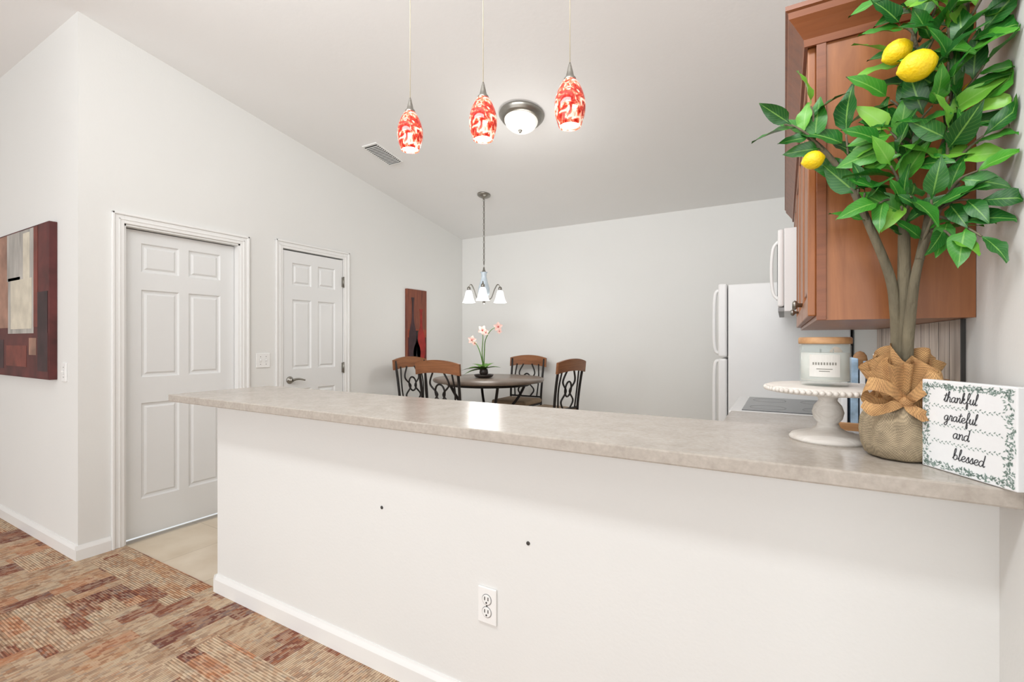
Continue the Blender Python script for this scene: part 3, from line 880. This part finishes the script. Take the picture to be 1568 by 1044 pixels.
for i in range(800):
    side = rs.randrange(4); t = rs.random(); q = rs.random() * (bw - .004)
    if side == 0: x, z = .001 + q, .004 + t * (SH - .014)
    elif side == 1: x, z = SW - .004 - q, .004 + t * (SH - .014)
    elif side == 2: x, z = .006 + t * (SW - .012), .003 + q * .7
    else: x, z = .006 + t * (SW - .012), SH - .006 - q * .7
    a_ = rs.random() * 2 * pi
    if .002 < x + math.cos(a_) * .007 < SW - .002 and .002 < z + math.sin(a_) * .007 < SH - .002: sleaf(x, z, a_)
for zz in (.136, .097, .061):
    for i in range(33):
        x = .024 + i * .0045
        sleaf(x, zz + .0015 * math.sin(i * .9), .7 if i % 2 else -.7, .006, .0012)
sgn = b.done("sign_block", [M_sign, M_sprig, M_lett], (.265, 1.362, ZT + .001), math.atan2(-.863, .505))

# ------------------------------------------------------------------ lemon tree
def leafmat():
    m, nt, p = newmat("lemon_leaf")
    L = nt.links.new
    g = nt.nodes.new("ShaderNodeNewGeometry")
    r = nt.nodes.new("ShaderNodeValToRGB"); e = r.color_ramp.elements
    e[0].position = 0; e[0].color = lin(22, 80, 30); e[1].position = 1; e[1].color = lin(132, 190, 66)
    q = e.new(.5); q.color = lin(40, 116, 34)
    q = e.new(.75); q.color = lin(78, 154, 46)
    L(g.outputs["Random Per Island"], r.inputs[0])
    uv = nt.nodes.new("ShaderNodeUVMap"); uv.uv_map = "UVMap"
    sx = nt.nodes.new("ShaderNodeSeparateXYZ"); L(uv.outputs[0], sx.inputs[0])
    a = nt.nodes.new("ShaderNodeMath"); a.operation = 'SUBTRACT'; a.inputs[1].default_value = .5; L(sx.outputs[0], a.inputs[0])
    ab = nt.nodes.new("ShaderNodeMath"); ab.operation = 'ABSOLUTE'; L(a.outputs[0], ab.inputs[0])
    lt = nt.nodes.new("ShaderNodeMath"); lt.operation = 'LESS_THAN'; lt.inputs[1].default_value = .035; L(ab.outputs[0], lt.inputs[0])
    ma = nt.nodes.new("ShaderNodeMath"); ma.operation = 'MULTIPLY_ADD'; ma.inputs[1].default_value = -.5; L(ab.outputs[0], ma.inputs[0]); L(sx.outputs[1], ma.inputs[2])
    ml = nt.nodes.new("ShaderNodeMath"); ml.operation = 'MULTIPLY'; ml.inputs[1].default_value = 11; L(ma.outputs[0], ml.inputs[0])
    fr = nt.nodes.new("ShaderNodeMath"); fr.operation = 'FRACT'; L(ml.outputs[0], fr.inputs[0])
    l2 = nt.nodes.new("ShaderNodeMath"); l2.operation = 'LESS_THAN'; l2.inputs[1].default_value = .12; L(fr.outputs[0], l2.inputs[0])
    m2 = nt.nodes.new("ShaderNodeMath"); m2.operation = 'MULTIPLY'; m2.inputs[1].default_value = .35; L(l2.outputs[0], m2.inputs[0])
    mxx = nt.nodes.new("ShaderNodeMath"); mxx.operation = 'MAXIMUM'; L(lt.outputs[0], mxx.inputs[0]); L(m2.outputs[0], mxx.inputs[1])
    m3 = nt.nodes.new("ShaderNodeMath"); m3.operation = 'MULTIPLY'; m3.inputs[1].default_value = .55; L(mxx.outputs[0], m3.inputs[0])
    x = nt.nodes.new("ShaderNodeMix"); x.data_type = 'RGBA'
    L(m3.outputs[0], x.inputs[0]); L(r.outputs[0], x.inputs[6]); x.inputs[7].default_value = lin(140, 190, 90)
    L(x.outputs[2], p.inputs["Base Color"]); p.inputs["Roughness"].default_value = .36
    return m
M_leaf = leafmat()
M_bark = pmat("bark", lin(112, 104, 84), .85, var=.25, scale=25, bump=.6, bscale=80, stretch=(1, 1, .3))
M_lemon = pmat("lemon_skin", lin(244, 208, 22), .4, var=.04, scale=20, bump=.25, bscale=160)
def burlap(name, c):
    m, nt, p = newmat(name); L = nt.links.new
    tc = nt.nodes.new("ShaderNodeTexCoord")
    ck = nt.nodes.new("ShaderNodeTexChecker"); ck.inputs["Scale"].default_value = 420
    ck.inputs["Color1"].default_value = [v * .68 for v in c[:3]] + [1]; ck.inputs["Color2"].default_value = [min(1, v * 1.2) for v in c[:3]] + [1]
    L(tc.outputs["Object"], ck.inputs["Vector"])
    n = nt.nodes.new("ShaderNodeTexNoise"); n.inputs["Scale"].default_value = 40; n.inputs["Detail"].default_value = 4
    L(tc.outputs["Object"], n.inputs["Vector"])
    x = nt.nodes.new("ShaderNodeMix"); x.data_type = 'RGBA'; x.blend_type = 'OVERLAY'; x.inputs[0].default_value = .6
    L(ck.outputs[0], x.inputs[6]); L(n.outputs["Fac"], x.inputs[7]); L(x.outputs[2], p.inputs["Base Color"])
    p.inputs["Roughness"].default_value = .9
    bp = nt.nodes.new("ShaderNodeBump"); bp.inputs["Strength"].default_value = .6; bp.inputs["Distance"].default_value = .002
    L(ck.outputs["Fac"], bp.inputs["Height"]); L(bp.outputs[0], p.inputs["Normal"])
    return m
M_sack = burlap("burlap_sack", lin(160, 144, 118)); M_bow = burlap("burlap_ribbon", lin(186, 144, 96))

tree = empty("potted_lemon_tree", (.240, 1.430, ZT))
O = Vector((.240, 1.430, ZT))
def W2L(p): return Vector(p) - O
# sack
b = B()
prof = [(.058, 0), (.070, .006), (.078, .03), (.079, .06), (.073, .09), (.060, .112), (.045, .125), (.040, .135)]
seg = 72; rings = []
for k, (r, z) in enumerate(prof):
    rg = []
    for i in range(seg):
        a_ = 2 * pi * i / seg
        amp = .0015 + .008 * max(0, z / .135) ** 1.5
        rr = r + amp * math.sin(a_ * 11 + 1.3 * math.sin(a_ * 2)) + .002 * math.sin(a_ * 3 + k)
        rg.append(b.addv((rr * math.cos(a_), rr * math.sin(a_), z + .001)))
    rings.append(rg)
for r0, r1 in zip(rings, rings[1:]):
    for i in range(seg):
        j = (i + 1) % seg; b.face([r0[i], r0[j], r1[j], r1[i]], 0, True)
b.face(rings[0][::-1])
b.face(rings[-1])
b.done("burlap_pot", M_sack, parent=tree)
# ruffled collar and bow
b = B()
def ruffle(r0, r1, z0, z1, n, amp, ph, seg=96, rows=7):
    rg = []
    for k in range(rows):
        t = k / (rows - 1)
        row = []
        for i in range(seg):
            a_ = 2 * pi * i / seg
            rr = r0 + (r1 - r0) * t ** 1.1 + amp * t * math.sin(n * a_ + ph) + amp * .5 * t * math.sin(2 * n * a_)
            zz = z0 + (z1 - z0) * t + amp * .9 * t * math.cos(n * a_ * 1.0 + ph + 1) + amp * .5 * t * math.sin(3 * a_ + ph)
            row.append(b.addv((rr * math.cos(a_), rr * math.sin(a_), zz)))
        rg.append(row)
    for q0, q1 in zip(rg, rg[1:]):
        for i in range(seg):
            j = (i + 1) % seg; b.face([q0[i], q0[j], q1[j], q1[i]], 0, True)
ruffle(.036, .062, .128, .225, 6, .016, .4)
ruffle(.034, .046, .13, .245, 4, .018, 2.0)
ruffle(.040, .064, .132, .150, 8, .010, 1.0)
b.lathe([(.042, .122), (.046, .128), (.046, .138), (.042, .143)], (0, 0, 0), 0, capb=False, capt=False)
def ribbon(P, wd, side, m=0):
    P = catmull(P, 8); prev = None
    for i, p in enumerate(P):
        t = i / (len(P) - 1)
        w_ = wd * (.55 + .45 * math.sin(pi * t))
        s_ = Vector(side).normalized() * w_ + Vector((0, .004 * math.sin(9 * t), 0))
        cur = (b.addv(p - s_), b.addv(p), b.addv(p + s_ + Vector((.003 * math.sin(14 * t), 0, 0))))
        if prev:
            b.face([prev[0], prev[1], cur[1], cur[0]], m, True); b.face([prev[1], prev[2], cur[2], cur[1]], m, True)
        prev = cur
fy_ = -.05
ribbon([(0, fy_, .135), (-.035, fy_ - .018, .168), (-.070, fy_ - .012, .175), (-.078, fy_, .150), (-.05, fy_ + .004, .128), (0, fy_, .133)], .018, (.3, .5, 1))
ribbon([(0, fy_, .135), (.030, fy_ - .02, .175), (.054, fy_ - .014, .200), (.066, fy_, .175), (.04, fy_ + .004, .135), (0, fy_, .133)], .020, (-.3, .5, 1))
ribbon([(0, fy_ - .008, .135), (-.03, fy_ - .02, .125), (-.06, fy_ - .022, .116), (-.082, fy_ - .012, .128)], .016, (.4, .1, 1))
ribbon([(0, fy_ - .008, .133), (.012, fy_ - .025, .12), (.030, fy_ - .035, .10)], .014, (1, .1, .3))
b.sphere((0, fy_ - .008, .136), .013, 0, (1, .8, 1))
# the cloth rests against the rim of the cake stand instead of passing through it
cs = Vector((SC[0] - O.x, SC[1] - O.y, 0))
for i, q in enumerate(b.v):
    if q[2] < .205:
        d = Vector((q[0], q[1], 0)) - cs
        lim = .163 if q[2] < .175 else .163 - (q[2] - .175) * 1.2
        if d.length < lim:
            d = d.normalized() * lim
            b.v[i] = (cs.x + d.x, cs.y + d.y, q[2])
b.done("burlap_bow", M_bow, parent=tree)

# stems
YS = 1.395
stemA = [(.232, 1.428, 1.14), (.230, YS + .02, 1.27), (.224, YS, 1.36), (.212, YS - .01, 1.44), (.176, YS - .02, 1.55), (.135, 1.37, 1.66), (.087, 1.365, 1.745), (.035, 1.36, 1.805), (.0, 1.355, 1.83)]
stemB = [(.242, 1.428, 1.14), (.239, YS + .02, 1.27), (.240, YS, 1.36), (.238, YS - .01, 1.47), (.236, YS - .02, 1.58), (.236, 1.375, 1.69), (.246, 1.37, 1.84), (.252, 1.37, 1.97), (.27, 1.37, 2.10), (.28, 1.36, 2.2)]
stemC = [(.250, 1.425, 1.14), (.246, YS, 1.27), (.250, YS - .02, 1.38), (.260, YS - .035, 1.47), (.290, 1.345, 1.575), (.318, 1.32, 1.62)]
stemD = [(.260, YS - .035, 1.47), (.275, 1.36, 1.56), (.285, 1.35, 1.66), (.312, 1.34, 1.77), (.325, 1.33, 1.90), (.33, 1.32, 2.05), (.33, 1.31, 2.2)]
b = B()
for nm, st, r in (("A", stemA, [.013, .012, .009, .006, .003]), ("B", stemB, [.015, .014, .010, .006, .004]), ("C", stemC, [.012, .011, .008, .003]), ("D", stemD, [.009, .007, .006, .004])):
    P = catmull([W2L(p) for p in st], 6)
    b.tube(P, r, 0, seg=10)
twigs = []
def tw(a, c, n=5, L_=.095, up=0.0):
    a = W2L(a); c = W2L(c)
    mid = (a + c) / 2 + Vector((random.uniform(-.008, .008), random.uniform(-.01, 0), .008))
    P = catmull([a, mid, c], 5)
    b.tube(P, [.0035, .002], 0, seg=6)
    twigs.append((P, n, L_))
# left branch
tw((.087, 1.365, 1.745), (.015, 1.33, 1.815), 6, .085); tw((.06, 1.36, 1.785), (.055, 1.33, 1.85), 3, .08); tw((.132, 1.37, 1.66), (.125, 1.34, 1.77), 4, .10)
tw((.15, 1.37, 1.62), (.170, 1.35, 1.74), 4, .095)
tw((.172, 1.375, 1.56), (.16, 1.34, 1.63), 3, .08)
# centre
tw((.236, 1.375, 1.60), (.185, 1.33, 1.60), 4, .09); tw((.236, 1.375, 1.62), (.205, 1.33, 1.68), 5, .095); tw((.240, 1.37, 1.66), (.285, 1.33, 1.70), 5, .095)
tw((.240, 1.385, 1.52), (.225, 1.34, 1.59), 4, .085); tw((.238, 1.375, 1.68), (.19, 1.33, 1.73), 4, .09); tw((.262, 1.36, 1.50), (.27, 1.31, 1.59), 5, .095)
tw((.236, 1.375, 1.58), (.235, 1.30, 1.60), 3, .095)
# right lower
tw((.290, 1.345, 1.575), (.340, 1.28, 1.57), 5, .08); tw((.288, 1.345, 1.56), (.335, 1.26, 1.495), 5, .085); tw((.30, 1.33, 1.60), (.335, 1.28, 1.63), 3, .08)
tw((.275, 1.35, 1.53), (.300, 1.29, 1.50), 3, .08)
# upper centre and right
for z in [1.74, 1.81, 1.89, 1.97, 2.05, 2.13]:
    s_ = (z - 1.7)
    tw((.243 + .06 * s_, 1.37, z - .03), (.205 + .05 * s_ + random.uniform(-.015, .01), 1.34, z + .02), 4, .095)
    tw((.245 + .06 * s_, 1.37, z - .01), (.265 + .05 * s_, 1.29, z + .04), 4, .095)
for z in [1.68, 1.75, 1.82, 1.89, 1.96, 2.04, 2.12, 2.2]:
    tw((.305 + .06 * (z - 1.75), 1.335, z - .03), (.345, 1.28 + random.uniform(-.02, .02), z + .02), 5, .095)
    tw((.305 + .05 * (z - 1.75), 1.335, z - .02), (.29, 1.28, z + .04), 4, .09)
b.done("stems", M_bark, parent=tree)

bm = bmesh.new(); uvl = bm.loops.layers.uv.new("UVMap")
def leaf(base, d, nrm, L_, W_, curl, fold=.28, seg=8):
    d = d.normalized(); nrm = (nrm - d * nrm.dot(d)).normalized(); s_ = d.cross(nrm); rows = []
    tw_ = random.uniform(-.6, .6)
    for i in range(seg + 1):
        t = i / seg
        w_ = W_ * max(.02, math.sin(pi * (t ** .85))) + .0008
        if t < .13: w_ *= .4
        c = base + d * (L_ * t) - nrm * (curl * L_ * t * t)
        ss = (s_ * math.cos(tw_ * t) + nrm * math.sin(tw_ * t))
        up = nrm * (fold * w_)
        wv = nrm * (.003 * math.sin(t * 14))
        rows.append([c - ss * w_ + up + wv, c, c + ss * w_ + up - wv])
    vs = []
    for r in rows:
        q = []
        for p in r:
            wp_ = p + O
            wp_.x = min(wp_.x, .380)
            if wp_.z > 1.33 and wp_.x > .0: wp_.y = min(wp_.y, 1.42 if wp_.z > 2.0 else 1.468)
            q.append(bm.verts.new(wp_ - O))
        vs.append(q)
    for i in range(seg):
        for k in range(2):
            f = bm.faces.new([vs[i][k], vs[i][k + 1], vs[i + 1][k + 1], vs[i + 1][k]])
            f.smooth = True
            for lp, (uu, vv) in zip(f.loops, ((k * .5, i / seg), (k * .5 + .5, i / seg), (k * .5 + .5, (i + 1) / seg), (k * .5, (i + 1) / seg))):
                lp[uvl].uv = (uu, vv)
view = Vector((-.25, -.95, .15)).normalized()
for P, n, L_ in twigs:
    T = (P[-1] - P[0]).normalized()
    sd = T.cross(view).normalized()
    for k in range(n):
        t = .15 + .85 * k / max(1, n - 1)
        p = P[min(len(P) - 1, int(t * (len(P) - 1)))]
        if k == n - 1: d = T + Vector((0, 0, -.1))
        else:
            sg = 1 if k % 2 else -1
            d = T * .75 + sd * sg * random.uniform(.6, 1.0) + view * random.uniform(-.15, .55)
        nr = view * 1.0 + Vector((random.uniform(-.7, .7), random.uniform(-.3, .3), random.uniform(.0, 1.3)))
        ll = L_ * random.uniform(.8, 1.15)
        leaf(p, d, nr, ll, ll * random.uniform(.19, .25), random.uniform(.1, .45))
me = bpy.data.meshes.new("leaves"); bm.to_mesh(me); bm.free(); me.materials.append(M_leaf)
o = bpy.data.objects.new("leaves", me); S.collection.objects.link(o); o.parent = tree
b = B()
def lemon(p, r, d):
    q = Vector(d).normalized().to_track_quat('Z', 'Y').to_matrix()
    pr = [(.0005, -1.2), (.10, -1.18), (.20, -1.10), (.45, -.96), (.75, -.70), (.95, -.35), (1.0, 0), (.95, .35), (.75, .70), (.45, .94), (.24, 1.04), (.14, 1.12), (.0005, 1.14)]
    b.lathe([(a * r, c * r) for a, c in pr], W2L(p), 0, seg=24, axis=q)
lemon((.236, 1.25, 1.853), .030, (1, .1, .25)); lemon((.212, 1.30, 1.915), .025, (.9, 0, .4)); lemon((.060, 1.335, 1.722), .0215, (1, 0, .15)); lemon((.345, 1.34, 1.81), .024, (.5, 0, 1))
b.done("lemons", M_lemon, parent=tree)

# ------------------------------------------------------------------ world + lights
W = bpy.data.worlds.new("world"); S.world = W; W.use_nodes = True
bg = W.node_tree.nodes["Background"]; bg.inputs[0].default_value = (.96, .98, 1, 1); bg.inputs[1].default_value = 0.85
def area(name, loc, rot, sx, sy, e, col=(.965, .982, 1)):
    l = bpy.data.lights.new(name, 'AREA'); l.shape = 'RECTANGLE'; l.size = sx; l.size_y = sy; l.energy = e; l.color = col
    o = bpy.data.objects.new(name, l); S.collection.objects.link(o); o.location = loc; o.rotation_euler = rot
area("window_daylight", (-1.4, YR + .1, 1.4), (pi / 2, 0, 0), 8.5, 2.5, 162)
area("kitchen_fill", (-1.1, .1, 2.95), (math.radians(82), 0, 0), 2.6, .4, 50)  # unseen fill panel, added to even out light over kitchen and dining side
area("backsplash_fill", (.20, 2.15, ZB - .01), (0, 0, 0), .08, .9, .9)  # added fill under the cabinet to brighten the backsplash, not a real fixture

cam = bpy.data.cameras.new("camera"); co = bpy.data.objects.new("camera", cam); S.collection.objects.link(co)
cam.sensor_width = 36; cam.lens = 722 / 1568 * 36; cam.clip_start = .02
co.location = (0, 0, 1.29); co.rotation_euler = (pi / 2, 0, math.radians(30))
S.camera = co
S.view_settings.view_transform = 'Standard'
S.view_settings.look = 'None'
